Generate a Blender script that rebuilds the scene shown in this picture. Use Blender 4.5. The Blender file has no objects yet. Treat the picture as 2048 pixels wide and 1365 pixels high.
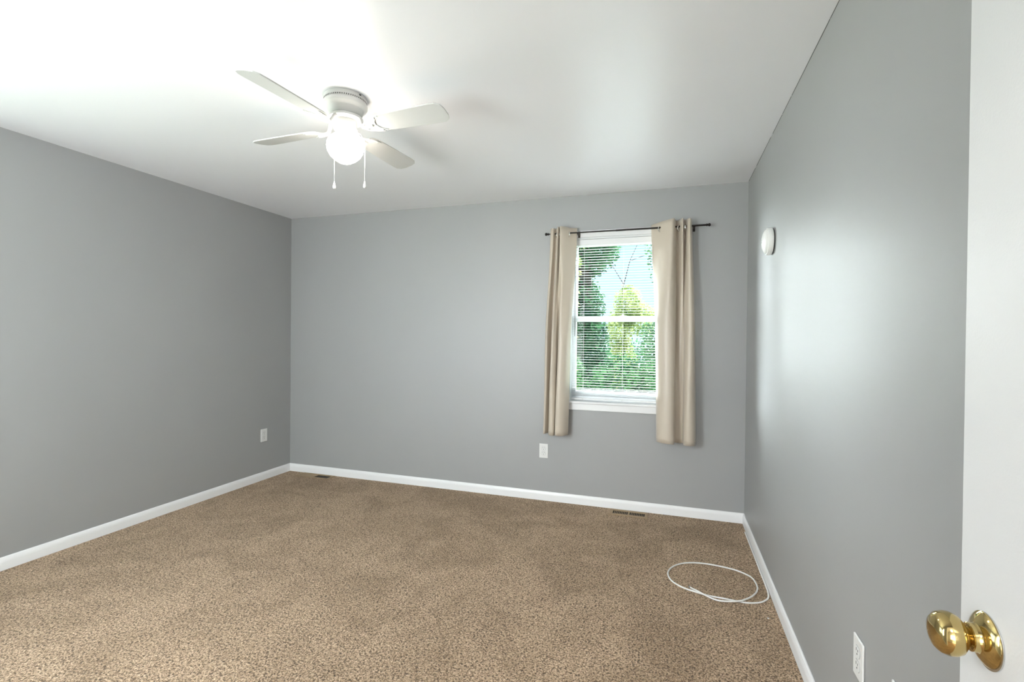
import bpy, bmesh, math, random
import numpy as np
from mathutils import Vector, Matrix

random.seed(7)
SC = bpy.context.scene
COL = SC.collection
PI = math.pi

# ------------------------------------------------------------------ camera
CAM_Z = 1.31875
cam_data = bpy.data.cameras.new('camera')
cam_data.sensor_fit = 'HORIZONTAL'
cam_data.sensor_width = 36.0
cam_data.lens = 970.42 / 2048 * 36.0
cam_data.clip_start = 0.02
cam = bpy.data.objects.new('camera', cam_data)
COL.objects.link(cam)
r_ = Vector((0.95063959, 0.31014272, 0.00979116))
u_ = Vector((-0.01193911, 0.00502817, 0.99991608))
f_ = Vector((-0.31006746, 0.95067671, -0.0084828))
M = Matrix((r_, u_, -f_)).transposed().to_4x4()
M.translation = Vector((0, 0, CAM_Z))
cam.matrix_world = M
SC.camera = cam

# ------------------------------------------------------------------ view
SC.view_settings.view_transform = 'Standard'
SC.view_settings.look = 'None'
SC.view_settings.exposure = 0.66
SC.view_settings.gamma = 1.0
SC.view_settings.use_curve_mapping = False

# ------------------------------------------------------------------ room size
XL, XR, YB, YF, H = -3.498, 0.517, 3.807, 0.05, 2.44
WIN = dict(x0=-0.77, x1=0.07, z0=0.80, z1=2.11)          # window in the far wall
FILL_WIN2 = dict(x0=-2.40, x1=-1.30, z0=0.75, z1=2.11)        # unseen front-wall window, added to let fill light in, behind the camera's left
FILL_WIN3 = dict(y0=0.22, y1=1.32, z0=0.80, z1=2.11)          # made-up left-wall window out of frame, opening for a fill lamp
DX0, DX1, DH = -0.39, 0.424, 2.03                        # doorway in the front wall

# ------------------------------------------------------------------ world and lights
world = bpy.data.worlds.new('sky'); SC.world = world
world.use_nodes = True
nt = world.node_tree; nt.nodes.clear()
wo = nt.nodes.new('ShaderNodeOutputWorld'); bg = nt.nodes.new('ShaderNodeBackground')
tc = nt.nodes.new('ShaderNodeTexCoord'); sep = nt.nodes.new('ShaderNodeSeparateXYZ')
ramp = nt.nodes.new('ShaderNodeValToRGB')
ramp.color_ramp.elements[0].position = 0.0; ramp.color_ramp.elements[0].color = (0.62, 0.83, 0.97, 1)
ramp.color_ramp.elements[1].position = 0.5; ramp.color_ramp.elements[1].color = (0.40, 0.68, 0.95, 1)
nt.links.new(tc.outputs['Generated'], sep.inputs[0]); nt.links.new(sep.outputs['Z'], ramp.inputs['Fac'])
nt.links.new(ramp.outputs['Color'], bg.inputs['Color']); nt.links.new(bg.outputs[0], wo.inputs[0])
bg.inputs['Strength'].default_value = 0.88

def sun_light():
    d = bpy.data.lights.new('sun', 'SUN'); d.energy = 7.0; d.angle = math.radians(2.0); d.color = (1.0, 0.96, 0.86)
    o = bpy.data.objects.new('sun', d); COL.objects.link(o)
    o.rotation_euler = Vector((-1.0, 0.18, -1.15)).to_track_quat('-Z', 'Y').to_euler()
def area(name, loc, direction, sx, sy, power, color, portal=False):
    d = bpy.data.lights.new(name, 'AREA'); d.shape = 'RECTANGLE'; d.size = sx; d.size_y = sy
    d.energy = power; d.color = color
    if portal: d.cycles.is_portal = True
    o = bpy.data.objects.new(name, d); COL.objects.link(o); o.location = loc
    o.rotation_euler = Vector(direction).to_track_quat('-Z', 'Z').to_euler()
    return o
sun_light()
d = bpy.data.lights.new('sky_fill_sun', 'SUN'); d.energy = 94.0; d.angle = math.radians(100); d.color = (0.90, 0.96, 1.0)  # wide soft sun lamp added in place of hazy sky, brightens the room
o = bpy.data.objects.new('sky_fill_sun', d); COL.objects.link(o)
o.rotation_euler = Vector((0.27, -1.0, -0.30)).to_track_quat('-Z', 'Y').to_euler()
area('window_portal', ((WIN['x0'] + WIN['x1']) / 2, YB + 0.16, 1.455), (0, -1, 0), 0.84, 1.31, 1, (1, 1, 1), portal=True)
area('front_fill', ((FILL_WIN2['x0'] + FILL_WIN2['x1']) / 2, YF - 0.18, 1.33), (0, 1, -0.30), 1.05, 1.10, 58, (0.94, 0.97, 1.0))  # added fill lamp outside the made-up front window
area('side_fill', (XL - 0.22, (FILL_WIN3['y0'] + FILL_WIN3['y1']) / 2, 1.455), (1, 0, 0.05), 1.05, 1.3, 11, (0.94, 0.97, 1.0))  # fill lamp added behind the invented left-wall window
area('hallway_fill', (-0.15, -1.52, 1.45), (0, 1, 0.12), 1.1, 1.4, 17, (0.96, 0.98, 1.0))  # added fill lamp at the hallway's back wall, no window there
area('hallway_lamp_fill', (-0.1, -0.95, 2.36), (0, 0.25, -1), 0.35, 0.35, 25, (1.0, 0.97, 0.93))  # extra fill under the made-up hallway fixture

# ------------------------------------------------------------------ materials
def mat(name, color, rough=0.5, metal=0.0, spec=0.5, **kw):
    m = bpy.data.materials.new(name); m.use_nodes = True
    b = m.node_tree.nodes['Principled BSDF']
    b.inputs['Base Color'].default_value = (*color, 1); b.inputs['Roughness'].default_value = rough
    b.inputs['Metallic'].default_value = metal; b.inputs['Specular IOR Level'].default_value = spec
    for k, v in kw.items():
        b.inputs[k.replace('_', ' ')].default_value = v
    return m
def noise_bump(m, scale, strength, dist=0.01, detail=3.0):
    t = m.node_tree; b = t.nodes['Principled BSDF']
    tcn = t.nodes.new('ShaderNodeTexCoord'); n = t.nodes.new('ShaderNodeTexNoise'); bp = t.nodes.new('ShaderNodeBump')
    n.inputs['Scale'].default_value = scale; n.inputs['Detail'].default_value = detail
    bp.inputs['Strength'].default_value = strength; bp.inputs['Distance'].default_value = dist
    t.links.new(tcn.outputs['Object'], n.inputs['Vector']); t.links.new(n.outputs['Fac'], bp.inputs['Height'])
    t.links.new(bp.outputs['Normal'], b.inputs['Normal'])
def noise_colour(m, scale, c0, c1, p0=0.35, p1=0.65, detail=3.0):
    t = m.node_tree; b = t.nodes['Principled BSDF']
    tcn = t.nodes.new('ShaderNodeTexCoord'); n = t.nodes.new('ShaderNodeTexNoise'); rp = t.nodes.new('ShaderNodeValToRGB')
    n.inputs['Scale'].default_value = scale; n.inputs['Detail'].default_value = detail
    rp.color_ramp.elements[0].position = p0; rp.color_ramp.elements[0].color = (*c0, 1)
    rp.color_ramp.elements[1].position = p1; rp.color_ramp.elements[1].color = (*c1, 1)
    t.links.new(tcn.outputs['Object'], n.inputs['Vector']); t.links.new(n.outputs['Fac'], rp.inputs['Fac'])
    t.links.new(rp.outputs['Color'], b.inputs['Base Color'])

WALL = mat('grey_wall_paint', (0.37, 0.38, 0.378), 0.47, spec=1.0)
noise_bump(WALL, 220, 0.05, 0.001)
noise_colour(WALL, 1.3, (0.338, 0.342, 0.343), (0.350, 0.354, 0.355))
CEIL = mat('white_ceiling_paint', (0.89, 0.89, 0.92), 0.36, spec=0.8)
noise_bump(CEIL, 160, 0.05, 0.002)
TRIM = mat('white_trim_paint', (0.88, 0.88, 0.89), 0.32); noise_bump(TRIM, 60, 0.04, 0.002)
DOORM = mat('white_door_paint', (0.66, 0.665, 0.67), 0.42); noise_bump(DOORM, 260, 0.14, 0.002)
VINYL = mat('white_window_vinyl', (0.84, 0.85, 0.86), 0.35)
SLAT = mat('white_blind_slat', (0.66, 0.67, 0.67), 0.6, spec=0.2)
PLATE = mat('white_plate_plastic', (0.80, 0.80, 0.79), 0.3)
DARK = mat('dark_void', (0.012, 0.012, 0.012), 0.8)
SLOT = mat('slot_grey', (0.05, 0.05, 0.05), 0.7)
SCREW = mat('screw_metal', (0.6, 0.6, 0.58), 0.35, 0.8)
ROD = mat('dark_bronze_rod', (0.022, 0.018, 0.016), 0.35, 0.6)
STEEL = mat('silver_grommet', (0.72, 0.72, 0.70), 0.18, 1.0)
BRASS = mat('polished_brass', (0.58, 0.44, 0.19), 0.09, 1.0)
NICKEL = mat('nickel_ring', (0.62, 0.62, 0.60), 0.25, 1.0)
REG = mat('tan_register_metal', (0.36, 0.25, 0.14), 0.5, 0.2)
CABLE = mat('white_cable_jacket', (0.80, 0.79, 0.77), 0.4)
ALARM = mat('white_alarm_plastic', (0.84, 0.84, 0.82), 0.35)
FANW = mat('white_fan_enamel', (0.60, 0.60, 0.59), 0.35)
CORD = mat('white_cord', (0.85, 0.85, 0.83), 0.6)
WAND = mat('dark_wand_plastic', (0.12, 0.12, 0.12), 0.3)
LINT = mat('white_lint', (0.85, 0.83, 0.8), 0.8)
HALLP = mat('hallway_paint', (0.62, 0.61, 0.58), 0.6); noise_bump(HALLP, 200, 0.05, 0.002)

# curtain satin
CURT = mat('beige_satin_curtain', (0.57, 0.495, 0.405), 0.36, spec=0.6)
CURT.node_tree.nodes['Principled BSDF'].inputs['Sheen Weight'].default_value = 0.25
noise_bump(CURT, 9, 0.10, 0.02, 2)

# glass: mostly clear pane with a faint mirror
GLASS = bpy.data.materials.new('window_glass'); GLASS.use_nodes = True
t = GLASS.node_tree; t.nodes.clear()
o_ = t.nodes.new('ShaderNodeOutputMaterial'); mx = t.nodes.new('ShaderNodeMixShader')
tr = t.nodes.new('ShaderNodeBsdfTransparent'); gl = t.nodes.new('ShaderNodeBsdfGlossy')
tr.inputs['Color'].default_value = (0.95, 0.97, 0.96, 1); gl.inputs['Roughness'].default_value = 0.02
mx.inputs['Fac'].default_value = 0.006
t.links.new(tr.outputs[0], mx.inputs[1]); t.links.new(gl.outputs[0], mx.inputs[2]); t.links.new(mx.outputs[0], o_.inputs[0])

# lit globe
GLOBE = mat('lit_frosted_globe', (0.9, 0.88, 0.82), 0.3)
gb = GLOBE.node_tree.nodes['Principled BSDF']
gb.inputs['Emission Color'].default_value = (1.0, 0.93, 0.82, 1); gb.inputs['Emission Strength'].default_value = 18.5

# carpet
CARP = mat('tan_carpet_pile', (0.3, 0.23, 0.16), 0.95, spec=0.2)
t = CARP.node_tree; b = t.nodes['Principled BSDF']
b.inputs['Sheen Weight'].default_value = 0.7; b.inputs['Sheen Roughness'].default_value = 0.5
b.inputs['Sheen Tint'].default_value = (0.9, 0.85, 0.82, 1)
tcn = t.nodes.new('ShaderNodeTexCoord')
b.inputs['Sheen Weight'].default_value = 0.22
# tufts: light yarn tips, shade between them painted as dark gaps, twisted by noise
n1 = t.nodes.new('ShaderNodeTexNoise'); n1.inputs['Scale'].default_value = 125; n1.inputs['Detail'].default_value = 3; n1.inputs['Roughness'].default_value = 0.65
n1.inputs['Distortion'].default_value = 0.6
n2 = t.nodes.new('ShaderNodeTexNoise'); n2.inputs['Scale'].default_value = 2.6; n2.inputs['Detail'].default_value = 5
n2.inputs['Distortion'].default_value = 1.2
n3 = t.nodes.new('ShaderNodeTexVoronoi'); n3.inputs['Scale'].default_value = 165
r1 = t.nodes.new('ShaderNodeValToRGB')
r1.color_ramp.elements[0].position = 0.30; r1.color_ramp.elements[0].color = (0.095, 0.055, 0.026, 1)
r1.color_ramp.elements[1].position = 0.66; r1.color_ramp.elements[1].color = (0.86, 0.67, 0.48, 1)
em = r1.color_ramp.elements.new(0.46); em.color = (0.49, 0.335, 0.208, 1)
r2 = t.nodes.new('ShaderNodeValToRGB')
r2.color_ramp.elements[0].position = 0.36; r2.color_ramp.elements[0].color = (0.80, 0.77, 0.72, 1)
r2.color_ramp.elements[1].position = 0.60; r2.color_ramp.elements[1].color = (1.04, 1.03, 1.02, 1)
mm = t.nodes.new('ShaderNodeMix'); mm.data_type = 'RGBA'; mm.blend_type = 'MULTIPLY'; mm.inputs[0].default_value = 1.0
bp = t.nodes.new('ShaderNodeBump'); bp.inputs['Strength'].default_value = 1.0; bp.inputs['Distance'].default_value = 0.012
ad = t.nodes.new('ShaderNodeMath'); ad.operation = 'MULTIPLY_ADD'; ad.inputs[1].default_value = -0.28
for n in (n1, n2, n3): t.links.new(tcn.outputs['Object'], n.inputs['Vector'])
t.links.new(n3.outputs['Distance'], ad.inputs[0]); t.links.new(n1.outputs['Fac'], ad.inputs[2])
off_ = t.nodes.new('ShaderNodeMath'); off_.operation = 'ADD'; off_.inputs[1].default_value = 0.09
t.links.new(ad.outputs[0], off_.inputs[0])
t.links.new(off_.outputs[0], r1.inputs['Fac']); t.links.new(n2.outputs['Fac'], r2.inputs['Fac'])
t.links.new(r1.outputs['Color'], mm.inputs[6]); t.links.new(r2.outputs['Color'], mm.inputs[7])
t.links.new(mm.outputs[2], b.inputs['Base Color'])
t.links.new(off_.outputs[0], bp.inputs['Height']); t.links.new(bp.outputs['Normal'], b.inputs['Normal'])

def leaf_mat(name, c0, c1, trans=0.22):
    m = mat(name, c0, 0.7, spec=0.08); noise_colour(m, 5.0, c0, c1, 0.38, 0.62)
    t = m.node_tree; pb = t.nodes['Principled BSDF']
    tl = t.nodes.new('ShaderNodeBsdfTranslucent'); ms = t.nodes.new('ShaderNodeMixShader'); ms.inputs[0].default_value = trans
    rp = [n for n in t.nodes if n.type == 'VALTORGB'][0]
    t.links.new(rp.outputs['Color'], tl.inputs['Color'])
    out = [n for n in t.nodes if n.type == 'OUTPUT_MATERIAL'][0]
    t.links.new(pb.outputs[0], ms.inputs[1]); t.links.new(tl.outputs[0], ms.inputs[2]); t.links.new(ms.outputs[0], out.inputs[0])
    return m
LEAF_D = leaf_mat('dark_ivy_leaf', (0.010, 0.045, 0.022), (0.055, 0.16, 0.07))
LEAF_M = leaf_mat('mid_green_leaf', (0.016, 0.065, 0.028), (0.075, 0.19, 0.07))
LEAF_Y = leaf_mat('sunny_yellow_green_leaf', (0.13, 0.20, 0.06), (0.34, 0.38, 0.15))
LEAF_P = leaf_mat('dusty_pink_leaf', (0.14, 0.08, 0.05), (0.20, 0.16, 0.07))
BARK = mat('bark', (0.03, 0.026, 0.02), 0.9); noise_bump(BARK, 30, 0.6, 0.02)
GRASS = mat('lawn_ground', (0.2, 0.25, 0.12), 0.95); noise_colour(GRASS, 14, (0.05, 0.09, 0.03), (0.12, 0.17, 0.06))

# ------------------------------------------------------------------ mesh helpers
def link(name, bm, m, parent=None, smooth=False, bevel=0.0, auto=None):
    me = bpy.data.meshes.new(name); bm.normal_update(); bm.to_mesh(me); bm.free()
    o = bpy.data.objects.new(name, me); COL.objects.link(o)
    for x in (m if isinstance(m, (list, tuple)) else [m]): me.materials.append(x)
    if smooth:
        for p in me.polygons: p.use_smooth = True
        if auto is not None:
            md = o.modifiers.new('split', 'EDGE_SPLIT'); md.split_angle = math.radians(auto)
    if bevel:
        md = o.modifiers.new('bevel', 'BEVEL'); md.width = bevel; md.segments = 2; md.limit_method = 'ANGLE'
        md.angle_limit = math.radians(40)
    if parent: o.parent = parent
    return o
def box(bm, x0, x1, y0, y1, z0, z1, mi=0):
    vs = [bm.verts.new((x, y, z)) for x in (x0, x1) for y in (y0, y1) for z in (z0, z1)]
    for q in ((0, 1, 3, 2), (4, 6, 7, 5), (0, 4, 5, 1), (2, 3, 7, 6), (0, 2, 6, 4), (1, 5, 7, 3)):
        f = bm.faces.new([vs[i] for i in q]); f.material_index = mi
    return vs
def nb(): return bmesh.new()
def bx(*a):
    bm = nb(); box(bm, *a); return bm
def lathe(bm, prof, seg=48, c=(0, 0, 0), axis='Z', cap=True):
    """prof: (radius, height) list; revolved round the axis through c"""
    rings = []
    for rr, hh in prof:
        ring = []
        for i in range(seg):
            a = 2 * PI * i / seg; p, q = rr * math.cos(a), rr * math.sin(a)
            if axis == 'Z': v = (c[0] + p, c[1] + q, c[2] + hh)
            elif axis == 'X': v = (c[0] + hh, c[1] + p, c[2] + q)
            else: v = (c[0] + q, c[1] + hh, c[2] + p)
            ring.append(bm.verts.new(v))
        rings.append(ring)
    for a, b2 in zip(rings, rings[1:]):
        for i in range(seg):
            bm.faces.new((a[i], a[(i + 1) % seg], b2[(i + 1) % seg], b2[i]))
    if cap:
        bm.faces.new(list(reversed(rings[0]))); bm.faces.new(rings[-1])
    bmesh.ops.recalc_face_normals(bm, faces=bm.faces)
    return bm
def tube(bm, pts, rad, seg=10, closed=False):
    pts = [Vector(p) for p in pts]; n = len(pts); rings = []; up = Vector((0, 0, 1))
    rads = rad if isinstance(rad, (list, tuple)) else [rad] * n
    prev = None
    for i, p in enumerate(pts):
        a = pts[(i - 1) % n] if closed or i > 0 else p; b2 = pts[(i + 1) % n] if closed or i < n - 1 else p
        d = (b2 - a).normalized()
        s = d.cross(up) if abs(d.z) < 0.95 else d.cross(Vector((0, 1, 0)))
        if prev is not None and s.dot(prev) < 0: s = -s
        s.normalize(); prev = s; w = s.cross(d)
        rings.append([bm.verts.new(p + (s * math.cos(2 * PI * k / seg) + w * math.sin(2 * PI * k / seg)) * rads[i]) for k in range(seg)])
    pairs = list(zip(rings, rings[1:])) + ([(rings[-1], rings[0])] if closed else [])
    for a, b2 in pairs:
        for k in range(seg): bm.faces.new((a[k], a[(k + 1) % seg], b2[(k + 1) % seg], b2[k]))
    if not closed:
        bm.faces.new(rings[0]); bm.faces.new(rings[-1])
    bmesh.ops.recalc_face_normals(bm, faces=bm.faces)
    return bm
def catmull(pts, n):
    pts = [Vector(p) for p in pts]; out = []
    m = len(pts) - 1
    for i in range(n + 1):
        s = i / n * m; k = min(int(s), m - 1); u = s - k
        p0, p1, p2, p3 = pts[max(k - 1, 0)], pts[k], pts[k + 1], pts[min(k + 2, m)]
        out.append(0.5 * ((2 * p1) + (p2 - p0) * u + (2 * p0 - 5 * p1 + 4 * p2 - p3) * u * u + (3 * p1 - p0 - 3 * p2 + p3) * u ** 3))
    return out
def thing(name, label, cat, loc=(0, 0, 0), group=None):
    o = bpy.data.objects.new(name, None); COL.objects.link(o); o.location = loc; o.empty_display_size = 0.05
    o['label'] = label; o['category'] = cat
    if group: o['group'] = group
    return o
def struct(o, label, cat=None):
    o['kind'] = 'structure'; o['label'] = label
    if cat: o['category'] = cat
    return o
def off(bm, v):
    bmesh.ops.translate(bm, verts=bm.verts, vec=Vector(v)); return bm
def copy_thing(src, loc, rz, label):
    r = src.copy(); COL.objects.link(r); r.location = loc; r.rotation_euler = (0, 0, rz); r['label'] = label
    for ch in list(src.children):
        c = ch.copy(); COL.objects.link(c); c.parent = r
        for g in list(ch.children):
            d = g.copy(); COL.objects.link(d); d.parent = c
    return r

# ------------------------------------------------------------------ room shell
T = 0.15
struct(link('floor', bx(XL - T, XR + T, YF - 0.11, YB + T, -0.12, 0.0), CARP), 'brown textured carpet covering the whole bedroom floor', 'floor')
struct(link('ceiling', bx(XL - T, XR + T, YF - 0.11, YB + T, H, H + 0.15), CEIL), 'smooth white painted ceiling of the bedroom', 'ceiling')
bm = nb(); W = WIN
box(bm, XL - T, W['x0'], YB, YB + T, 0, H); box(bm, W['x1'], XR + T, YB, YB + T, 0, H)
box(bm, W['x0'], W['x1'], YB, YB + T, 0, W['z0']); box(bm, W['x0'], W['x1'], YB, YB + T, W['z1'], H)
struct(link('wall_back', bm, WALL), 'grey painted far wall with the curtained window', 'wall')
V = FILL_WIN2
U = FILL_WIN3; bm = nb()
box(bm, XL - T, XL, YF - 0.11, U['y0'], 0, H); box(bm, XL - T, XL, U['y1'], YB, 0, H)
box(bm, XL - T, XL, U['y0'], U['y1'], 0, U['z0']); box(bm, XL - T, XL, U['y0'], U['y1'], U['z1'], H)
struct(link('wall_left', bm, WALL), 'darker grey painted wall on the left side', 'wall')
struct(link('wall_right', bx(XR, XR + T, YF - 0.11, YB, 0, H), WALL), 'grey painted wall on the right with window glare', 'wall')
bm = nb()
box(bm, XL, V['x0'], YF - 0.11, YF, 0, H); box(bm, V['x1'], DX0, YF - 0.11, YF, 0, H)
box(bm, V['x0'], V['x1'], YF - 0.11, YF, 0, V['z0']); box(bm, V['x0'], V['x1'], YF - 0.11, YF, V['z1'], H)
box(bm, DX1, XR, YF - 0.11, YF, 0, H); box(bm, DX0, DX1, YF - 0.11, YF, DH, H)
struct(link('wall_front', bm, WALL), 'grey painted wall holding the doorway', 'wall')

# hallway behind the doorway
bm = nb(); hy0, hy1 = -1.55, YF - 0.11
box(bm, -1.6, -1.5, hy0, hy1, 0, H); box(bm, 1.0, 1.1, hy0, hy1, 0, H); box(bm, -1.6, 1.1, hy0 - 0.1, hy0, 0, H)
struct(link('wall_hallway', bm, HALLP), 'off-white hallway walls outside the bedroom doorway', 'wall')
struct(link('floor_hallway', bx(-1.6, 1.1, hy0 - 0.1, hy1, -0.12, 0), CARP), 'brown carpet of the hallway', 'floor')
struct(link('ceiling_hallway', bx(-1.6, 1.1, hy0 - 0.1, hy1, H, H + 0.15), CEIL), 'white hallway ceiling', 'ceiling')

# baseboards: ranch profile run along a wall
def baseboard(name, a, b2, inward, label, ht=0.072, th=0.012):
    """a, b2: floor points along the wall face; inward: unit vector into the room"""
    prof = [(0, 0), (th, 0), (th, ht * 0.62), (th * 0.9, ht * 0.75), (th * 0.6, ht * 0.93), (th * 0.35, ht), (0, ht)]
    bm = nb(); a, b2, n = Vector(a), Vector(b2), Vector(inward)
    d = (b2 - a).normalized(); rings = []
    for p, s in ((a, 1), (b2, -1)):
        rings.append([bm.verts.new(p + n * (q[0] + 0.0005) + d * (q[0] * s) + Vector((0, 0, q[1] + 0.0005))) for q in prof])
    k = len(prof)
    for i in range(k): bm.faces.new((rings[0][i], rings[0][(i + 1) % k], rings[1][(i + 1) % k], rings[1][i]))
    bm.faces.new(rings[0]); bm.faces.new(list(reversed(rings[1]))); bmesh.ops.recalc_face_normals(bm, faces=bm.faces)
    struct(link(name, bm, TRIM), label, 'baseboard')
baseboard('baseboard_back', (XL, YB, 0), (XR, YB, 0), (0, -1, 0), 'white baseboard along the far wall')
baseboard('baseboard_left', (XL, YF, 0), (XL, YB, 0), (1, 0, 0), 'white baseboard along the left wall')
baseboard('baseboard_right', (XR, YF, 0), (XR, YB, 0), (-1, 0, 0), 'white baseboard along the right wall')
baseboard('baseboard_front', (XL, YF, 0), (DX0 - 0.07, YF, 0), (0, 1, 0), 'white baseboard beside the doorway')

# hairline crack where the right wall meets the ceiling
bm = nb()
yy = 3.79
while yy > 1.0:
    ln = random.uniform(0.16, 0.5); w = random.uniform(0.0012, 0.0022)
    box(bm, XR - 0.0015, XR + 0.001, yy - ln, yy, H - w, H + 0.0005)
    yy -= ln + random.choice((0.004, 0.01, 0.05))
ck = link('caulk_crack', bm, mat('dark_crack', (0.10, 0.10, 0.10), 0.9)); struct(ck, 'thin dark crack between right wall and ceiling', 'crack')
ck.parent = bpy.data.objects['wall_right']
for k in ('kind', 'category'): del ck[k]

# ------------------------------------------------------------------ window in the far wall
X0, X1, Z0, Z1 = W['x0'], W['x1'], W['z0'], W['z1']
def frame(bm, x0, x1, z0, z1, y0, y1, w, wb=None, wt=None):
    wb = wb or w; wt = wt or w
    box(bm, x0, x0 + w, y0, y1, z0, z1); box(bm, x1 - w, x1, y0, y1, z0, z1)
    box(bm, x0 + w, x1 - w, y0, y1, z0, z0 + wb); box(bm, x0 + w, x1 - w, y0, y1, z1 - wt, z1)
win = thing('window_1', 'white double-hung window behind blinds in the far wall', 'window', ((X0 + X1) / 2, YB, Z0))
win['kind'] = 'structure'
def wpart(name, bm, m, parent=win, **k):
    o = link(name, off(bm, (-win.location.x, -win.location.y, -win.location.z)), m, None, **k)
    o.parent = parent
    return o
bm = nb(); g = 0.001
frame(bm, X0 + g, X1 - g, Z0 + g, Z1 - g, YB + 0.012, YB + 0.145, 0.014)
wpart('window_frame', bm, VINYL, bevel=0.0015)
xa, xb = X0 + 0.016, X1 - 0.016
bm = nb(); frame(bm, xa, xb, 1.4475, Z1 - 0.017, YB + 0.102, YB + 0.130, 0.034, 0.044, 0.040)
su = wpart('upper_sash', bm, VINYL, bevel=0.002)
bm = nb(); frame(bm, xa, xb, Z0 + 0.017, 1.4885, YB + 0.070, YB + 0.098, 0.034, 0.075, 0.044)
sl = wpart('lower_sash', bm, VINYL, bevel=0.002)
o = wpart('pane', bx(xa + 0.03, xb - 0.03, YB + 0.114, YB + 0.118, 1.488, Z1 - 0.054), GLASS, parent=su)
o = wpart('pane', bx(xa + 0.03, xb - 0.03, YB + 0.082, YB + 0.086, Z0 + 0.088, 1.448), GLASS, parent=sl)
bm = nb(); box(bm, -0.38, -0.32, YB + 0.055, YB + 0.0715, 1.478, 1.492); box(bm, -0.36, -0.345, YB + 0.048, YB + 0.07, 1.49, 1.5)
wpart('sash_lock', bm, VINYL, bevel=0.002)
# casing
cas = nb(); cw = 0.052
for (a, b2, c, d) in ((X0 - cw, X1 + cw, Z1 - 0.004, Z1 + 0.046), (X0 - cw, X1 + cw, Z0 - 0.052, Z0 - 0.002),
                      (X0 - cw, X0 + 0.002, Z0 - 0.002, Z1 - 0.004), (X1 - 0.002, X1 + cw, Z0 - 0.002, Z1 - 0.004)):
    box(cas, a, b2, YB - 0.013, YB - 0.0005, c, d)
struct(link('trim_1', cas, TRIM, bevel=0.002), 'white casing boards around the window in the far wall', 'trim')
struct(link('trim_2', bx(X0 - 0.012, X1 + 0.012, YB - 0.024, YB + 0.069, Z0 - 0.001, Z0 + 0.016), TRIM, bevel=0.004), 'white window sill ledge under the blinds', 'sill')

# ------------------------------------------------------------------ blinds
BX0, BX1, BY = X0 + 0.022, X1 - 0.022, YB + 0.034
bl = thing('window_blind', 'white horizontal mini blind hanging inside the window', 'blind', ((BX0 + BX1) / 2, BY, Z1 - 0.05))
def bpart(name, bm, m, parent=bl, **k):
    o = link(name, off(bm, (-bl.location.x, -bl.location.y, -bl.location.z)), m, None, **k); o.parent = parent; return o
bm = nb(); box(bm, BX0, BX1, BY - 0.016, BY + 0.018, Z1 - 0.058, Z1 - 0.022)
box(bm, BX0, BX1, BY - 0.020, BY - 0.016, Z1 - 0.064, Z1 - 0.018)
bpart('headrail', bm, TRIM, bevel=0.002)
bm = nb(); zz = Z1 - 0.074; zs = []
while zz > 0.902:
    zs.append(zz); zz -= 0.0203
zst = zz + 0.012
while zst > 0.852: zs.append(zst); zst -= 0.0062
for i, z in enumerate(zs):
    tilt = -0.0004 + (0.0012 if i % 9 == 3 else 0); sag = random.uniform(-0.0006, 0.0006)
    prof = [(-0.0125, -tilt), (-0.006, 0.0006), (0, 0.0010), (0.006, 0.0007 + tilt * .3), (0.0125, tilt)]
    top = [[bm.verts.new((x, BY + p[0], z + p[1] + s)) for p in prof] for x, s in ((BX0 + 0.004, sag), (BX1 - 0.004, -sag))]
    bot = [[bm.verts.new((v.co.x, v.co.y, v.co.z - 0.0007)) for v in r] for r in top]
    for k in range(4):
        bm.faces.new((top[0][k], top[0][k + 1], top[1][k + 1], top[1][k])); bm.faces.new((bot[0][k], bot[1][k], bot[1][k + 1], bot[0][k + 1]))
    bm.faces.new((top[0][0], top[1][0], bot[1][0], bot[0][0])); bm.faces.new((top[0][4], bot[0][4], bot[1][4], top[1][4]))
bpart('slats', bm, SLAT)
bpart('bottom_rail', bx(BX0 + 0.003, BX1 - 0.003, BY - 0.013, BY + 0.013, 0.8245, 0.8395), TRIM, bevel=0.003)
for cx in (-0.655, -0.35, -0.045):
    bm = nb()
    for yo in (-0.0142, 0.0142): tube(bm, [(cx, BY + yo, Z1 - 0.06), (cx, BY + yo, 0.838)], 0.0004, 5)
    bpart('ladder_cord', bm, CORD)
    bm = nb(); lathe(bm, [(0.006, -0.0165), (0.006, -0.0125)], 12, (cx, BY, 0.832), 'Y')
    bpart('cord_button', bm, PLATE)
bm = nb(); tube(bm, [(-0.7215, BY - 0.027, Z1 - 0.05), (-0.7215, BY - 0.027, 1.33)], [0.0022, 0.0022], 6)
box(bm, -0.7245, -0.7185, BY - 0.030, BY - 0.018, Z1 - 0.055, Z1 - 0.047)
bpart('tilt_wand', bm, WAND)

# ------------------------------------------------------------------ curtain rod and curtains
RY, RZ = 3.735, 2.132
rod = thing('curtain_rod', 'thin dark curtain rod above the window', 'curtain rod', (-0.345, RY, RZ))
def rpart(name, bm, m, parent=rod, base=rod, **k):
    o = link(name, off(bm, -base.location), m, None, **k); o.parent = parent; return o
bm = nb(); tube(bm, [(-0.925, RY, RZ), (-0.40, RY, RZ), (-0.40, RY, RZ), (0.238, RY, RZ + 0.002)], [0.0055, 0.0055, 0.0066, 0.0066], 14)
rpart('pole', bm, ROD, smooth=True, auto=40)
for x, s in ((-0.925, -1), (0.238, 1)):
    prof = [(0.007, -0.004), (0.010, 0.0), (0.010, 0.004), (0.005, 0.007), (0.0105, 0.013), (0.012, 0.018), (0.0095, 0.024), (0.003, 0.027)]
    bm = nb(); lathe(bm, [(r, h * s) for r, h in prof], 18, (x, RY, RZ + (0.002 if s > 0 else 0)), 'X'); rpart('finial', bm, ROD, smooth=True)
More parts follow.
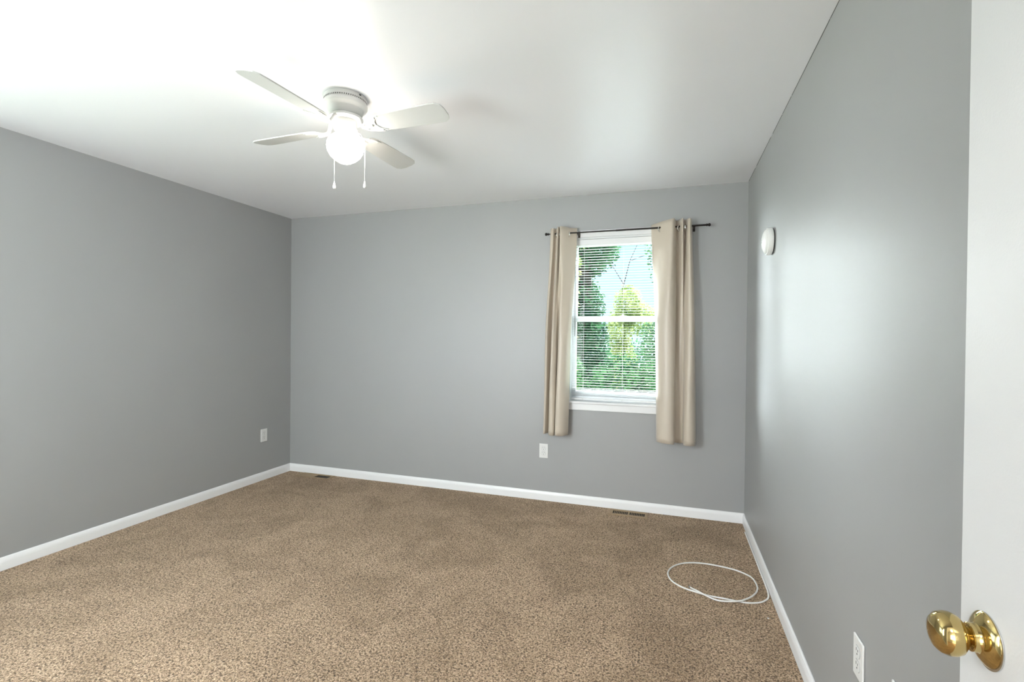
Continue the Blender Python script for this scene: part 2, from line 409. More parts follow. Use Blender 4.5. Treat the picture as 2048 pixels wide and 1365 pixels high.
for x in (-0.690, 0.155):
    bm = nb(); box(bm, x - 0.006, x + 0.006, RY + 0.004, YB - 0.015, RZ - 0.014, RZ - 0.008)
    box(bm, x - 0.006, x + 0.006, RY - 0.008, RY + 0.010, RZ - 0.011, RZ - 0.006)
    box(bm, x - 0.008, x + 0.008, YB - 0.017, YB - 0.0135, RZ - 0.03, RZ + 0.02)
    rpart('bracket', bm, ROD, bevel=0.001)

def curtain(label, top, bot, ztops, zbot, grommets, rows=46, n=150):
    cx = sum(p[0] for p in top) / len(top)
    root = thing('curtain', label, 'curtain', (cx, RY, RZ), 'beige grommet curtain panels at the window')
    tp = catmull([(p[0], RY + p[1], 0) for p in top], n); bt = catmull([(p[0], RY + p[1], 0) for p in bot], n)
    m = len(ztops) - 1
    bm = nb(); grid = []
    for j in range(rows + 1):
        t = j / rows; q = min(t / 0.55, 1.0); e = q * q * (3 - 2 * q) * 0.40 + t * 0.60
        row = []
        for i in range(n + 1):
            s = i / n * m; k = min(int(s), m - 1); zt = ztops[k] + (ztops[k + 1] - ztops[k]) * (s - k)
            zb = zbot[0] + (zbot[1] - zbot[0]) * i / n + 0.004 * math.sin(i / n * 9)
            p = tp[i].lerp(bt[i], e)
            wob = 0.004 * math.sin(7 * t + i * 0.09) * math.sin(PI * t)
            row.append(bm.verts.new((p.x + wob * 0.5, p.y + wob, zt + (zb - zt) * t)))
        grid.append(row)
    for j in range(rows):
        for i in range(n): bm.faces.new((grid[j][i], grid[j + 1][i], grid[j + 1][i + 1], grid[j][i + 1]))
    # hem fold line: a thicker band near the bottom
    bmesh.ops.recalc_face_normals(bm, faces=bm.faces)
    panel = link('fabric_panel', off(bm, -root.location), CURT, root, smooth=True)
    md = panel.modifiers.new('thick', 'SOLIDIFY'); md.thickness = 0.0016; md.offset = 0
    hem = nb()
    for off_z in (0.030,):
        pts = [Vector((b2.x, b2.y - 0.0012, (zbot[0] + (zbot[1] - zbot[0]) * i / n) + off_z + 0.004 * math.sin(i / n * 9))) for i, b2 in enumerate(bt)]
        tube(hem, pts, 0.0009, 4)
    link('hem_stitching', off(hem, -root.location), CURT, root)
    for gx, gy, ang in grommets:
        gm = nb(); R0, r0 = 0.0195, 0.0038; rings = []
        c = Vector((gx, RY + gy, RZ - 0.010)); nx = Vector((math.cos(ang), math.sin(ang), 0)); sx = Vector((-nx.y, nx.x, 0)); up = Vector((0, 0, 1))
        tube(gm, [c + (sx * math.cos(2 * PI * k / 28) + up * math.sin(2 * PI * k / 28)) * R0 for k in range(28)], r0, 8, closed=True)
        link('grommet', off(gm, -root.location), STEEL, root, smooth=True)
    return root
curtain('beige curtain panel on the left side of the window', 
        [(-0.910, 0.020), (-0.902, -0.016), (-0.880, -0.024), (-0.868, 0.012), (-0.855, 0.014), (-0.846, -0.030), (-0.836, -0.038), (-0.828, 0.016), (-0.822, 0.012), (-0.822, -0.040), (-0.812, -0.052), (-0.782, -0.030), (-0.750, 0.008), (-0.718, 0.034), (-0.703, 0.040)],
        [(-0.948, 0.020), (-0.946, -0.020), (-0.930, -0.036), (-0.918, 0.010), (-0.912, 0.024), (-0.904, -0.020), (-0.890, -0.044), (-0.866, -0.048), (-0.854, -0.026), (-0.858, 0.036), (-0.844, 0.036), (-0.844, -0.050), (-0.815, -0.072), (-0.778, -0.052), (-0.752, 0.004)],
        [2.168, 2.172, 2.176, 2.178, 2.180, 2.178, 2.174, 2.176], (0.556, 0.553), [(-0.763, 0.0, 0.65), (-0.829, 0.0, -0.1), (-0.858, 0.0, 0.2)])
curtain('beige curtain panel on the right side of the window',
        [(-0.145, 0.036), (-0.125, 0.028), (-0.085, 0.002), (-0.030, -0.038), (0.004, -0.052), (0.020, -0.030), (0.026, 0.022), (0.036, 0.032), (0.055, 0.004), (0.068, -0.040), (0.078, -0.044), (0.084, 0.018), (0.094, 0.030), (0.108, -0.020), (0.120, -0.040), (0.132, -0.026), (0.140, 0.022)],
        [(-0.086, 0.020), (-0.090, -0.010), (-0.080, -0.046), (-0.052, -0.070), (-0.015, -0.080), (0.016, -0.074), (0.034, -0.050), (0.032, 0.024), (0.048, 0.038), (0.072, 0.040), (0.094, 0.038), (0.098, 0.004), (0.100, -0.044), (0.122, -0.070), (0.150, -0.068), (0.174, -0.044), (0.184, 0.010)],
        [2.162, 2.176, 2.186, 2.184, 2.182, 2.188, 2.180, 2.184], (0.560, 0.548), [(-0.082, 0.0, -0.62), (0.056, 0.0, -0.95), (0.085, 0.0, 0.2), (0.1, 0.0, -0.3)])

# ------------------------------------------------------------------ ceiling fan
FX, FY = -1.471, 1.940
fan = thing('ceiling_fan', 'white flush-mount ceiling fan with four blades and a lit globe', 'ceiling fan', (FX, FY, H))
hs = nb(); lathe(hs, [(0.108, -0.001), (0.110, -0.010), (0.110, -0.040), (0.113, -0.043), (0.113, -0.060), (0.108, -0.070), (0.098, -0.078), (0.094, -0.084), (0.088, -0.102), (0.076, -0.118), (0.066, -0.124), (0.05, -0.125)], 64)
housing = link('motor_housing', hs, FANW, fan, smooth=True, auto=50)
vents = nb()
for i in range(64):
    a = 2 * PI * i / 64; c, s = math.cos(a), math.sin(a)
    vs = box(vents, 0.1085, 0.1106, -0.0022, 0.0022, -0.0365, -0.0275)
    bmesh.ops.rotate(vents, verts=vs, cent=(0, 0, 0), matrix=Matrix.Rotation(a, 3, 'Z'))
link('vent_slots', vents, SLOT, fan)
mh = nb(); vs = box(mh, 0.107, 0.1108, -0.006, 0.006, -0.017, -0.008); bmesh.ops.rotate(mh, verts=mh.verts, cent=(0, 0, 0), matrix=Matrix.Rotation(math.radians(-12), 3, 'Z'))
link('mounting_notch', mh, SLOT, fan)
rt = nb(); lathe(rt, [(0.05, -0.124), (0.074, -0.125), (0.078, -0.130), (0.078, -0.138), (0.070, -0.142), (0.052, -0.142)], 48)
link('rotor_ring', rt, FANW, fan, smooth=True, auto=50)
sw = nb(); lathe(sw, [(0.050, -0.142), (0.052, -0.146), (0.0515, -0.178), (0.048, -0.186), (0.043, -0.190), (0.045, -0.205)], 40)
link('switch_housing', sw, FANW, fan, smooth=True, auto=50)
gbm = nb()
lathe(gbm, [(0.040, -0.201), (0.043, -0.206), (0.058, -0.213), (0.073, -0.226), (0.080, -0.243), (0.0815, -0.259), (0.078, -0.280), (0.067, -0.300), (0.049, -0.317), (0.029, -0.329), (0.010, -0.334), (0.001, -0.3345)], 48)
link('light_globe', gbm, GLOBE, fan, smooth=True)['label'] = 'glowing white glass globe'
for i in range(3):
    a = 0.6 + i * 2.094; s = nb(); tube(s, [(0.044 * math.cos(a), 0.044 * math.sin(a), -0.199), (0.054 * math.cos(a), 0.054 * math.sin(a), -0.199)], 0.0032, 8)
    link('thumb_screw', s, SCREW, fan)
BZ = -0.145
def blade_mesh(rmax):
    bm = nb(); out = []
    r0 = 0.150
    # outline in (r, w): rounded root, widening, clipped tip
    side = [(r0, 0.030), (r0 + 0.012, 0.044), (r0 + 0.04, 0.052), (r0 + 0.14, 0.057), (rmax - 0.055, 0.062), (rmax - 0.030, 0.060), (rmax - 0.008, 0.046), (rmax, 0.022)]
    pts = side + [(a, -b3) for a, b3 in reversed(side)]
    top = [bm.verts.new((a, b3, 0.003)) for a, b3 in pts]; bot = [bm.verts.new((a, b3, -0.003)) for a, b3 in pts]
    bm.faces.new(top); bm.faces.new(list(reversed(bot))); k = len(pts)
    for i in range(k): bm.faces.new((top[i], bot[i], bot[(i + 1) % k], top[(i + 1) % k]))
    bmesh.ops.recalc_face_normals(bm, faces=bm.faces)
    return bm
def iron_mesh():
    """curved bracket: arm from the rotor, forked scroll plate under the blade root"""
    bm = nb()
    tube(bm, catmull([(0.062, 0, 0.040), (0.080, 0, 0.030), (0.092, 0, 0.006), (0.108, 0, -0.009), (0.135, 0, -0.0095), (0.158, 0, -0.006)], 20), [0.0085] * 21, 10)
    # scalloped plate with two lobes
    half = [(0.118, 0.0), (0.128, 0.016), (0.150, 0.034), (0.176, 0.045), (0.204, 0.0485), (0.212, 0.0445), (0.200, 0.037), (0.186, 0.027), (0.177, 0.013), (0.173, 0.0)]
    sm = [(p.x, p.y) for p in catmull([(a, b3, 0) for a, b3 in half], 44)]
    pts = sm + [(a, -b3) for a, b3 in reversed(sm[1:-1])]
    top = [bm.verts.new((a, b3, -0.0032)) for a, b3 in pts]; bot = [bm.verts.new((a, b3, -0.0072)) for a, b3 in pts]
    bm.faces.new(top); bm.faces.new(list(reversed(bot))); k = len(pts)
    for i in range(k): bm.faces.new((top[i], bot[i], bot[(i + 1) % k], top[(i + 1) % k]))
    for s in (1, -1):   # scroll ribs
        tube(bm, catmull([(0.098, s * 0.004, -0.004), (0.116, s * 0.018, -0.010), (0.140, s * 0.031, -0.0088), (0.166, s * 0.043, -0.0080), (0.196, s * 0.046, -0.0078)], 16), [0.0042 - 0.0001 * i for i in range(17)], 8)
    bmesh.ops.recalc_face_normals(bm, faces=bm.faces)
    return bm
for ang, rmax, dz in ((265.5, 0.546, 0.0), (357.5, 0.536, 0.0), (87.0, 0.536, 0.0), (177.5, 0.541, 0.0)):
    bl_o = link('blade', blade_mesh(rmax), FANW, fan, bevel=0.0015)
    bl_o.location = (0, 0, BZ + dz); bl_o.rotation_euler = Matrix.Rotation(math.radians(ang), 4, 'Z').to_euler()
    bl_o.rotation_mode = 'QUATERNION'
    bl_o.rotation_quaternion = (Matrix.Rotation(math.radians(ang), 4, 'Z') @ Matrix.Rotation(math.radians(-13), 4, 'X')).to_quaternion()
    ir = link('blade_bracket', iron_mesh(), FANW, bl_o)
    for sx, sy in ((0.190, 0.040), (0.190, -0.040), (0.150, 0.0)):
        sc = nb(); lathe(sc, [(0.0035, -0.0100), (0.0045, -0.0070)], 10, (sx, sy, 0))
        link('screw', sc, SCREW, bl_o)
# pull chains
for lat, back, zend in ((-0.072, 0.062, -0.432), (0.072, 0.060, -0.428)):
    ex, ey = lat * r_.x + back * f_.x, lat * r_.y + back * f_.y
    nx, ny = ex / math.hypot(ex, ey), ey / math.hypot(ex, ey)
    ch = nb(); tube(ch, [(nx * 0.050, ny * 0.050, -0.176), (nx * 0.070, ny * 0.070, -0.180), (nx * 0.0905, ny * 0.0905, -0.205), (ex, ey, -0.245), (ex, ey, zend + 0.03)], 0.0014, 6)
    c_o = link('pull_chain', ch, CORD, fan, smooth=True)
    kb = nb(); lathe(kb, [(0.0015, 0.034), (0.003, 0.030), (0.0062, 0.016), (0.0075, 0.008), (0.0062, 0.001), (0.002, 0.0)], 16, (ex, ey, zend))
    link('pull_knob', kb, PLATE, c_o, smooth=True)

for o in fan.children_recursive:
    nm = o.name.split('.')[0]
    if nm in ('motor_housing', 'vent_slots', 'mounting_notch'):
        o.data.transform(Matrix.Diagonal((0.885, 0.885, 0.744, 1)))
    elif nm in ('rotor_ring', 'switch_housing', 'light_globe', 'thumb_screw', 'pull_chain', 'pull_knob'):
        o.data.transform(Matrix.Translation((0, 0, 0.036)) @ Matrix.Scale(1.032, 4))

# ------------------------------------------------------------------ outlets (built facing -Y, back against y=0)
out = thing('wall_outlet', 'white duplex outlet on the far wall under the left curtain', 'outlet', (-0.962, YB, 0.400), 'white duplex outlets')
link('cover_plate', bx(-0.036, 0.036, -0.0062, -0.0005, -0.0575, 0.0575), PLATE, out, bevel=0.003)
for zc in (0.0195, -0.0195):
    rc = nb(); pts = []
    for k in range(32):
        a = 2 * PI * k / 32; pts.append((0.0172 * math.cos(a), max(-0.0142, min(0.0142, 0.0172 * math.sin(a)))))
    A = [rc.verts.new((x, -0.0078, zc + z)) for x, z in pts]; B = [rc.verts.new((x, -0.003, zc + z)) for x, z in pts]
    rc.faces.new(A); rc.faces.new(list(reversed(B)))
    for k in range(32): rc.faces.new((A[k], B[k], B[(k + 1) % 32], A[(k + 1) % 32]))
    bmesh.ops.recalc_face_normals(rc, faces=rc.faces)
    ro = link('receptacle', rc, PLATE, out)
    sb = nb(); box(sb, -0.0072, -0.0050, -0.0082, -0.0074, zc + 0.001, zc + 0.009); box(sb, 0.0050, 0.0072, -0.0082, -0.0074, zc + 0.002, zc + 0.0085)
    lathe(sb, [(0.0025, -0.0082), (0.0025, -0.0074)], 12, (0, 0, zc - 0.0065), 'Y')
    link('slots', sb, SLOT, ro)
    gr = nb(); P2 = [(x * 1.04, -0.0064, zc + z * 1.05) for x, z in pts]; tube(gr, P2, 0.0005, 4, closed=True)
    link('groove', gr, mat('groove_grey', (0.3, 0.3, 0.3), 0.7) if 'groove_grey' not in bpy.data.materials else bpy.data.materials['groove_grey'], ro)
s = nb(); lathe(s, [(0.0028, -0.0070), (0.0028, -0.0060)], 12, (0, 0, 0), 'Y'); link('screw', s, PLATE, out)
copy_thing(out, (XL, 3.483, 0.404), PI / 2, 'white duplex outlet on the left wall near the corner')
copy_thing(out, (XR, 1.592, 0.424), -PI / 2, 'white duplex outlet on the right wall beside the door')
jk = thing('cable_wall_plate', 'white wall plate on the right wall, mostly below the frame, left of the brass knob', 'wall plate', (XR, 1.341, 0.455))
jk.rotation_euler = (0, 0, -PI / 2)
link('cover_plate', bx(-0.036, 0.036, -0.0062, -0.0005, -0.0575, 0.0575), PLATE, jk, bevel=0.003)
s = nb(); lathe(s, [(0.0035, -0.0062), (0.0046, -0.014), (0.0046, -0.018), (0.003, -0.018)][::-1], 16, (0, 0, 0), 'Y'); link('coax_jack', s, NICKEL, jk)
for zc in (0.042, -0.042):
    s = nb(); lathe(s, [(0.0028, -0.0070), (0.0028, -0.0060)], 12, (0, 0, zc), 'Y'); link('screw', s, PLATE, jk)

# ------------------------------------------------------------------ alarm on the right wall
al = thing('smoke_alarm', 'round white smoke alarm high on the right wall', 'smoke alarm', (XR, 2.915, 1.846))
s = nb(); lathe(s, [(0.066, -0.0005), (0.066, -0.005)], 48, (0, 0, 0), 'X'); link('mounting_plate', s, SLOT, al)
s = nb(); lathe(s, [(0.071, -0.006), (0.0725, -0.010), (0.0725, -0.028), (0.070, -0.031), (0.066, -0.0315)], 56, (0, 0, 0), 'X'); link('body_ring', s, ALARM, al, smooth=True, auto=40)
s = nb(); lathe(s, [(0.066, -0.030), (0.065, -0.034), (0.058, -0.041), (0.044, -0.048), (0.024, -0.052), (0.004, -0.0535)], 56, (0, 0, 0), 'X'); link('domed_cover', s, ALARM, al, smooth=True)
s = nb(); lathe(s, [(0.0085, -0.0525), (0.0085, -0.0545), (0.006, -0.0555)], 20, (0, 0, 0), 'X'); link('test_button', s, PLATE, al)

# ------------------------------------------------------------------ floor registers
def register(label, x0, x1, y0, y1, left_closed):
    rt = thing('floor_register', label, 'floor vent', ((x0 + x1) / 2, (y0 + y1) / 2, 0.0), None)
    L = (x1 - x0) / 2; Wd = (y1 - y0) / 2; m = 0.020; z0, z1 = 0.0006, 0.0055
    ox = L - 0.022; oy = Wd - 0.026
    f = nb()
    box(f, -L, -ox, -Wd, Wd, z0, z1); box(f, ox, L, -Wd, Wd, z0, z1); box(f, -ox, ox, -Wd, -oy, z0, z1); box(f, -ox, ox, oy, Wd, z0, z1)
    box(f, -0.007, 0.007, -oy, oy, z0, z1)
    link('frame', f, REG, rt, bevel=0.0012)
    link('duct_opening', bx(-ox, ox, -oy, oy, z0, 0.0012), DARK, rt)
    for sgn, closed in ((-1, left_closed), (1, False)):
        a, b2 = (-ox, -0.007) if sgn < 0 else (0.007, ox)
        n = 9; step = (b2 - a) / n
        f = nb()
        if closed: box(f, a, b2, -oy, oy, 0.0012, 0.0038)
        elif not left_closed:
            for i in range(1, n): box(f, a + i * step - 0.0017, a + i * step + 0.0017, -oy, oy, 0.0012, z1 - 0.0006)
        else:
            box(f, a, b2, -0.001, 0.001, 0.0012, 0.002)
        link('louvre_bank', f, REG, rt)
    return rt
register('tan metal floor register by the far baseboard below the window', -0.419, -0.143, 3.662, 3.777, False)
register('floor register in the far left corner with one dark open half', -3.305, -2.955, 3.668, 3.786, True)

# ------------------------------------------------------------------ coax cable
CP = [(0.4985, 3.62), (0.4988, 3.45), (0.4990, 3.199), (0.4990, 3.029), (0.4990, 2.861), (0.4980, 2.805), (0.492, 2.754), (0.477, 2.718), (0.441, 2.679), (0.388, 2.656), (0.337, 2.654), (0.27, 2.66), (0.202, 2.664), (0.15, 2.678), (0.079, 2.707), (0.024, 2.761), (0.003, 2.84), (0.021, 2.919), (0.066, 2.982), (0.127, 3.021), (0.208, 3.037), (0.306, 3.028), (0.38, 3.003), (0.44, 2.948), (0.455, 2.861), (0.445, 2.795), (0.414, 2.724), (0.373, 2.67), (0.336, 2.641), (0.284, 2.625), (0.233, 2.628), (0.184, 2.653), (0.15, 2.678), (0.126, 2.70), (0.116, 2.716)]
n = len(CP); zz = []
for i in range(n):
    z = 0.0045
    if i >= 26: z = 0.0045 + 0.0078 * (1 if i in (27, 28, 32) else 0.7 if i in (26, 29, 31, 33) else 0.35)
    zz.append(z)
pts = catmull([(p[0], p[1], z) for p, z in zip(CP, zz)], 420)
cb = thing('coaxial_cable', 'white coaxial cable looped on the carpet by the right baseboard', 'cable', (0.24, 2.84, 0.0))
bm = nb(); tube(bm, pts, 0.0042, 10); link('cable_jacket', off(bm, -cb.location), CABLE, cb, smooth=True)
e = pts[-1]; d = (pts[-1] - pts[-4]).normalized()
bm = nb(); tube(bm, [e - d * 0.002, e + d * 0.012], 0.0052, 6); link('connector', off(bm, -cb.location), NICKEL, cb)
bm = nb(); tube(bm, [e + d * 0.012, e + d * 0.022], 0.0010, 6); link('centre_pin', off(bm, -cb.location), mat('copper', (0.8, 0.45, 0.25), 0.3, 1.0), cb)
# lint speck
bm = nb(); bmesh.ops.create_icosphere(bm, subdivisions=2, radius=0.0045)
for v in bm.verts: v.co.z *= 0.5; v.co += Vector((random.uniform(-1, 1), random.uniform(-1, 1), 0)) * 0.0012
o = link('lint_speck', off(bm, (0, 0, 0)), LINT, smooth=True); o.location = (0.455, 2.545, 0.0024)
o['label'] = 'tiny white fleck on the carpet near the right baseboard'; o['category'] = 'lint'

# ------------------------------------------------------------------ door (open, nearly parallel to the right wall)
HX, HY = 0.3855, 0.066                       # hinge corner of the room-side face
door = thing('door_1', 'white bedroom door swung open beside the right wall, brass knob', 'door', (HX, HY, 0.012))
door['kind'] = 'structure'
door.rotation_euler = (0, 0, math.radians(0.0))
DW = 0.762
link('slab', bx(0.0, 0.035, 0.0, DW, 0.0, 2.02), DOORM, door, bevel=0.002)
ky, kz = DW - 0.0605, 0.942 - 0.012
kn = nb(); S = -1
lathe(kn, [(0.0335, 0.0), (0.0335, 0.0015), (0.0315, 0.004), (0.026, 0.008), (0.0185, 0.0105), (0.0170, 0.0115), (0.0172, 0.0165), (0.0165, 0.0178), (0.012, 0.018)][::-1] if False else [(0.0325, 0.0012), (0.0325, 0.003), (0.0300, 0.0055), (0.0235, 0.0095), (0.0180, 0.0115), (0.0170, 0.0130), (0.0168, 0.0190), (0.0155, 0.0200), (0.0115, 0.0200)], 48, (0, 0, 0), 'X')
bmesh.ops.scale(kn, vec=(-1, 1, 1), verts=kn.verts); bmesh.ops.recalc_face_normals(kn, faces=kn.faces)
knob = link('door_knob', off(kn, (0, ky, kz)), BRASS, door, smooth=True, auto=35)
knob['label'] = 'polished brass knob and rosette'
k2 = nb(); lathe(k2, [(0.0110, 0.017), (0.0105, 0.0225), (0.0115, 0.0270), (0.0175, 0.0300), (0.0235, 0.0350), (0.0262, 0.0420), (0.0262, 0.0485), (0.0235, 0.0560), (0.0180, 0.0610), (0.0095, 0.0635), (0.0010, 0.0642)], 48, (0, 0, 0), 'X')
bmesh.ops.scale(k2, vec=(-1, 1, 1), verts=k2.verts); bmesh.ops.recalc_face_normals(k2, faces=k2.faces)
link('knob_handle', off(k2, (0.0045, ky, kz)), BRASS, knob, smooth=True)
k3 = nb(); lathe(k3, [(0.0338, -0.0004), (0.0338, -0.0018), (0.032, -0.002)], 48, (0, ky - 0.001, kz - 0.001), 'X'); link('rosette_backing', k3, NICKEL, knob)
# far-side knob
k4 = nb(); lathe(k4, [(0.0325, 0.0362), (0.030, 0.041), (0.018, 0.046), (0.011, 0.048), (0.011, 0.058), (0.0235, 0.068), (0.0262, 0.078), (0.0235, 0.088), (0.010, 0.094)], 40, (0, ky, kz), 'X'); link('back_knob', k4, BRASS, door, smooth=True, auto=60)
link('latch_plate', bx(0.006, 0.029, DW + 0.0002, DW + 0.0014, kz - 0.028, kz + 0.028), BRASS, door)
for z in (0.2, 1.0, 1.8):
    hg = nb(); tube(hg, [(-0.004, -0.003, z - 0.045), (-0.004, -0.003, z + 0.045)], 0.0055, 12); link('hinge', hg, BRASS, door)
# door frame
bm = nb()
box(bm, DX0 + 0.0005, DX0 + 0.018, YF - 0.112, YF + 0.002, 0.0005, DH - 0.0005); box(bm, DX1 - 0.0015, DX1 - 0.0005, YF - 0.112, YF + 0.002, 0.0005, DH - 0.0005)
box(bm, DX0 + 0.018, DX1 - 0.0015, YF - 0.112, YF + 0.002, DH - 0.018, DH - 0.0005)
box(bm, DX0 - 0.055, DX0 + 0.005, YF + 0.0005, YF + 0.013, 0.0005, DH + 0.055); box(bm, DX0 + 0.005, DX1, YF + 0.0005, YF + 0.013, DH - 0.005, DH + 0.055)
struct(link('trim_3', bm, TRIM, bevel=0.002), 'white frame around the bedroom doorway', 'trim')
# made-up hallway ceiling fixture for the added hallway fill light
hl = thing('added_hallway_lamp', 'made-up flat round ceiling lamp in the unseen hallway outside the doorway', 'lamp', (-0.1, -0.95, H))
s = nb(); lathe(s, [(0.17, -0.001), (0.17, -0.03), (0.15, -0.045)], 40); link('lamp_base', s, FANW, hl, smooth=True, auto=40)

# ------------------------------------------------------------------ added_window_2 (added in the front wall for fill light, out of frame)
w2 = thing('added_window_2', 'added white window in the front wall left of the doorway, unseen, for fill light', 'window', (-1.85, YF, 0.75)); w2['kind'] = 'structure'
bm = nb(); x0, x1, z0, z1 = V['x0'], V['x1'], V['z0'], V['z1']
for (a, b2, c, d) in ((x0 + .001, x0 + 0.04, z0 + .001, z1 - .001), (x1 - 0.04, x1 - .001, z0 + .001, z1 - .001), (x0 + .04, x1 - .04, z0 + .001, z0 + .05), (x0 + .04, x1 - .04, z1 - .05, z1 - .001), (x0 + .04, x1 - .04, 1.41, 1.45)):
    box(bm, a, b2, YF - 0.10, YF - 0.04, c, d)
link('window_frame', off(bm, -w2.location), VINYL, w2)
bm = nb(); box(bm, x0 + 0.04, x1 - 0.04, YF - 0.073, YF - 0.069, z0 + 0.05, z1 - 0.05); link('pane', off(bm, -w2.location), GLASS, w2)

w3 = thing('added_window_3', 'added white window in the left wall near the front corner, unseen, for fill light', 'window', (XL, 0.77, 0.8)); w3['kind'] = 'structure'  # window made up to pass the side fill lamp's light
bm = nb(); y0, y1, z0, z1 = U['y0'], U['y1'], U['z0'], U['z1']
for (a, b2, c, d) in ((y0 + .001, y0 + 0.04, z0 + .001, z1 - .001), (y1 - 0.04, y1 - .001, z0 + .001, z1 - .001), (y0 + .04, y1 - .04, z0 + .001, z0 + .05), (y0 + .04, y1 - .04, z1 - .05, z1 - .001), (y0 + .04, y1 - .04, 1.43, 1.47)):
    box(bm, XL - 0.12, XL - 0.04, a, b2, c, d)
link('window_frame', off(bm, -w3.location), VINYL, w3)
bm = nb(); box(bm, XL - 0.083, XL - 0.079, y0 + 0.04, y1 - 0.04, z0 + 0.05, z1 - 0.05); link('pane', off(bm, -w3.location), GLASS, w3)

# ------------------------------------------------------------------ outside
GZ = -0.45
struct(link('ground', bx(-25, 25, -12, 30, GZ - 0.2, GZ), GRASS), 'green lawn outside the house', 'ground')

def leaves(bm_name, pts, size, m, parent, seed, droop=0.3):
    rng = np.random.default_rng(seed); n = len(pts)
    nrm = rng.normal(size=(n, 3)); nrm[:, 2] += 0.6; nrm /= np.linalg.norm(nrm, axis=1)[:, None]
    d = rng.normal(size=(n, 3)); d[:, 2] -= droop; d -= nrm * (d * nrm).sum(1)[:, None]; d /= np.linalg.norm(d, axis=1)[:, None]
    s = np.cross(nrm, d); L = size * rng.uniform(0.7, 1.35, (n, 1)); Wd = L * 0.27
    P = np.asarray(pts)
    vs = np.stack([P, P + d * L * 0.35 + s * Wd, P + d * L, P + d * L * 0.35 - s * Wd], 1)
    vs[:, 1] += nrm * L * 0.08; vs[:, 3] += nrm * L * 0.08
    me = bpy.data.meshes.new(bm_name)
    me.from_pydata(vs.reshape(-1, 3).tolist(), [], np.arange(n * 4).reshape(n, 4).tolist()); me.materials.append(m)
    o = bpy.data.objects.new(bm_name, me); COL.objects.link(o); o.parent = parent
    return o
def blob_points(rng, blobs, n):
    v = np.array([b2[3] * b2[4] * b2[5] for b2 in blobs]) ** 0.7; v /= v.sum(); P = []
    for b2, k in zip(blobs, rng.multinomial(n, v)):
        q = rng.normal(size=(k, 3)); q /= np.linalg.norm(q, axis=1)[:, None]; q *= rng.uniform(0.15, 1, (k, 1)) ** 0.45
        P.append(q * np.array(b2[3:6]) + np.array(b2[0:3]))
    return np.concatenate(P)
def tree(name, label, cat, base, blobs, n, size, m, seed, trunk=None, group=None):
    root = thing(name, label, cat, (base[0], base[1], GZ), group)
    rng = np.random.default_rng(seed)
    P = blob_points(rng, blobs, n); P[:, 2] = np.maximum(P[:, 2], 0.02)
    leaves('foliage', P, size, m, root, seed)
    if trunk:
        bm = nb()
        for path, rad in trunk: tube(bm, path, rad, 9)
        link('trunk', bm, BARK, root, smooth=True)
    return root
def col_blobs(rng, h, rx, ry, k, z0=0.3):
    return [(rng.uniform(-rx, rx) * .45, rng.uniform(-ry, ry) * .45, z0 + (h - z0) * i / (k - 1), rx * rng.uniform(.75, 1.05), ry * rng.uniform(.75, 1.05), (h / k) * 1.1) for i in range(k)]
rg = np.random.default_rng(3)
tree('ivy_covered_tree', 'tall dark ivy-covered tree filling the left half of the window view', 'tree', (-1.28, 7.2), col_blobs(rg, 5.6, 0.46, 0.5, 12), 46000, 0.062, LEAF_D, 11,
     [([(0, 0, 0), (0.05, 0, 2.5), (0, 0, 5.6)], [0.15, 0.12, 0.07])])
tree('sunlit_vine', 'bright yellow-green vine standing in the gap between dark trees', 'shrub', (-0.80, 8.6), [(0, 0, .6, .28, .4, .6), (.02, 0, 1.3, .24, .3, .5), (-.05, 0, 1.9, .22, .3, .45), (.1, 0, 2.35, .25, .3, .35), (.3, .2, 2.1, .3, .3, .3)], 8500, 0.052, LEAF_Y, 12,
     [([(0, 0, 0), (0.03, 0, 1.2), (0.06, 0, 2.4)], [0.03, 0.02, 0.01]), ([(0.05, 0, 1.8), (0.0, 0, 2.6), (0.12, 0, 3.1), (0.34, 0, 3.6), (0.42, 0, 4.3)], [0.012, 0.009, 0.006, 0.004, 0.002]), ([(0.02, 0, 2.7), (-0.16, 0, 3.0), (-0.2, 0, 3.4)], [0.007, 0.005, 0.002]), ([(0.12, 0, 3.1), (0.4, 0, 3.2), (0.55, 0, 3.5)], [0.005, 0.004, 0.002])])
tree('dark_shrub', 'dense dark green shrub at the right edge of the window view', 'shrub', (0.45, 7.6), [(-.2, 0, .7, .85, .6, .9), (-.35, 0, 1.7, .55, .5, .6), (.4, 0, 1.5, .8, .6, .9), (.1, 0, 2.2, .6, .5, .5), (.5, 0, 2.6, .5, .4, .6), (-.42, 0, 2.15, .22, .4, .4)], 26000, 0.058, LEAF_M, 13,
     [([(0, 0, 0), (0, 0, 2.2)], [0.1, 0.05])])
tree('overhanging_branch', 'sparse leafy branch against the sky at the top right of the window', 'branch', (0.15, 6.4), [(-.1, 0, 2.9, .28, .3, .35), (-.35, 0, 3.35, .35, .3, .2), (0, 0, 3.3, .3, .3, .35), (.35, 0, 2.6, .4, .3, .7), (-.7, 0, 3.5, .25, .2, .12), (-.3, 0, 2.9, .18, .2, .5)], 2800, 0.045, LEAF_M, 14,
     [([(0.4, 0, 0), (0.45, 0, 1.8), (0.2, 0, 2.8), (-0.3, 0, 3.3), (-0.7, 0, 3.5)], [0.06, 0.05, 0.03, 0.015, 0.006])])
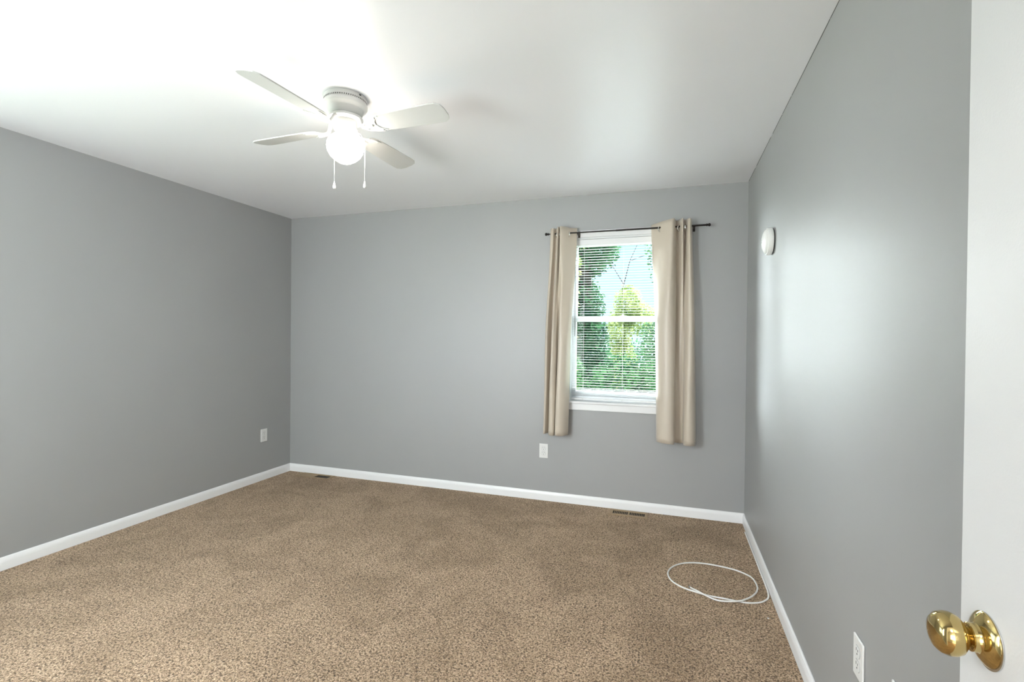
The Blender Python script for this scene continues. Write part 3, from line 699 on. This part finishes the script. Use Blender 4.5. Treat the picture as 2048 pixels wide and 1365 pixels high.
tree('drooping_branch', 'pale leafy branch hanging over the dark tree at the upper left', 'branch', (-1.35, 6.1), [(.25, 0, 3.1, .16, .2, .22), (.10, 0, 2.7, .18, .2, .22), (-.10, 0, 2.45, .2, .2, .18), (.05, 0, 2.2, .14, .2, .12)], 900, 0.055, LEAF_Y, 15,
     [([(-0.35, 0, 0), (-0.38, 0, 1.9), (-0.1, 0, 2.4), (0.2, 0, 3.0), (0.35, 0, 3.4)], [0.03, 0.025, 0.018, 0.01, 0.004])])
tree('leafy_bush', 'low green bush close below the window sill', 'shrub', (-0.75, 5.6), [(-.35, 0, .6, .55, .4, .6), (.2, 0, .6, .55, .4, .58), (-.45, 0, 1.15, .3, .3, .5), (.2, 0, 1.25, .3, .3, .35), (.65, 0, .6, .45, .4, .6), (.55, .1, 1.15, .35, .3, .4)], 20000, 0.052, LEAF_M, 16, [([(0, 0, 0), (0, 0, 0.8)], [0.03, 0.02])])
tree('reddish_bush', 'pinkish bush at the bottom right of the window view', 'shrub', (-0.21, 4.80), [(0, 0, .6, .22, .3, .42), (.10, 0, .95, .13, .2, .25)], 1400, 0.042, LEAF_P, 17, [([(0, 0, 0), (0, 0, 0.7)], [0.015, 0.01])])
tree('pale_vine', 'light green vine climbing at the left edge of the window', 'vine', (-0.955, 4.80), [(0, 0, .9, .10, .15, .6), (-.02, 0, 1.7, .08, .15, .5), (0, 0, 2.3, .08, .15, .4)], 1100, 0.045, LEAF_Y, 18, [([(0, 0, 0), (0.02, 0, 1.3), (0, 0, 2.6)], [0.012, 0.01, 0.006])])
rg = np.random.default_rng(5)
for i, (x, y, h_, lab) in enumerate(((-5.4, 10.5, 4.6, 'distant green tree beyond the left of the window view'), (-2.9, 10.8, 3.6, 'distant round green tree behind the ivy-covered tree'),
                                     (2.4, 10.0, 4.4, 'distant green tree beyond the right of the window view'))):
    tree('background_tree', lab, 'tree', (x, y), col_blobs(rg, h_, 1.1, 0.8, 6), 5500, 0.13, LEAF_M, 30 + i, [([(0, 0, 0), (0, 0, h_ * .8)], [0.14, 0.08])], group='trees beyond the garden')
tree('low_hedge', 'low distant hedge below the patch of sky', 'hedge', (-0.9, 13.4), [(-2, 0, .7, 1.6, .6, .9), (0, 0, .8, 1.4, .6, .95), (1.8, 0, .7, 1.5, .6, .9)], 6500, 0.12, LEAF_D, 41, [([(0, 0, 0), (0, 0, .8)], [0.08, 0.05])])
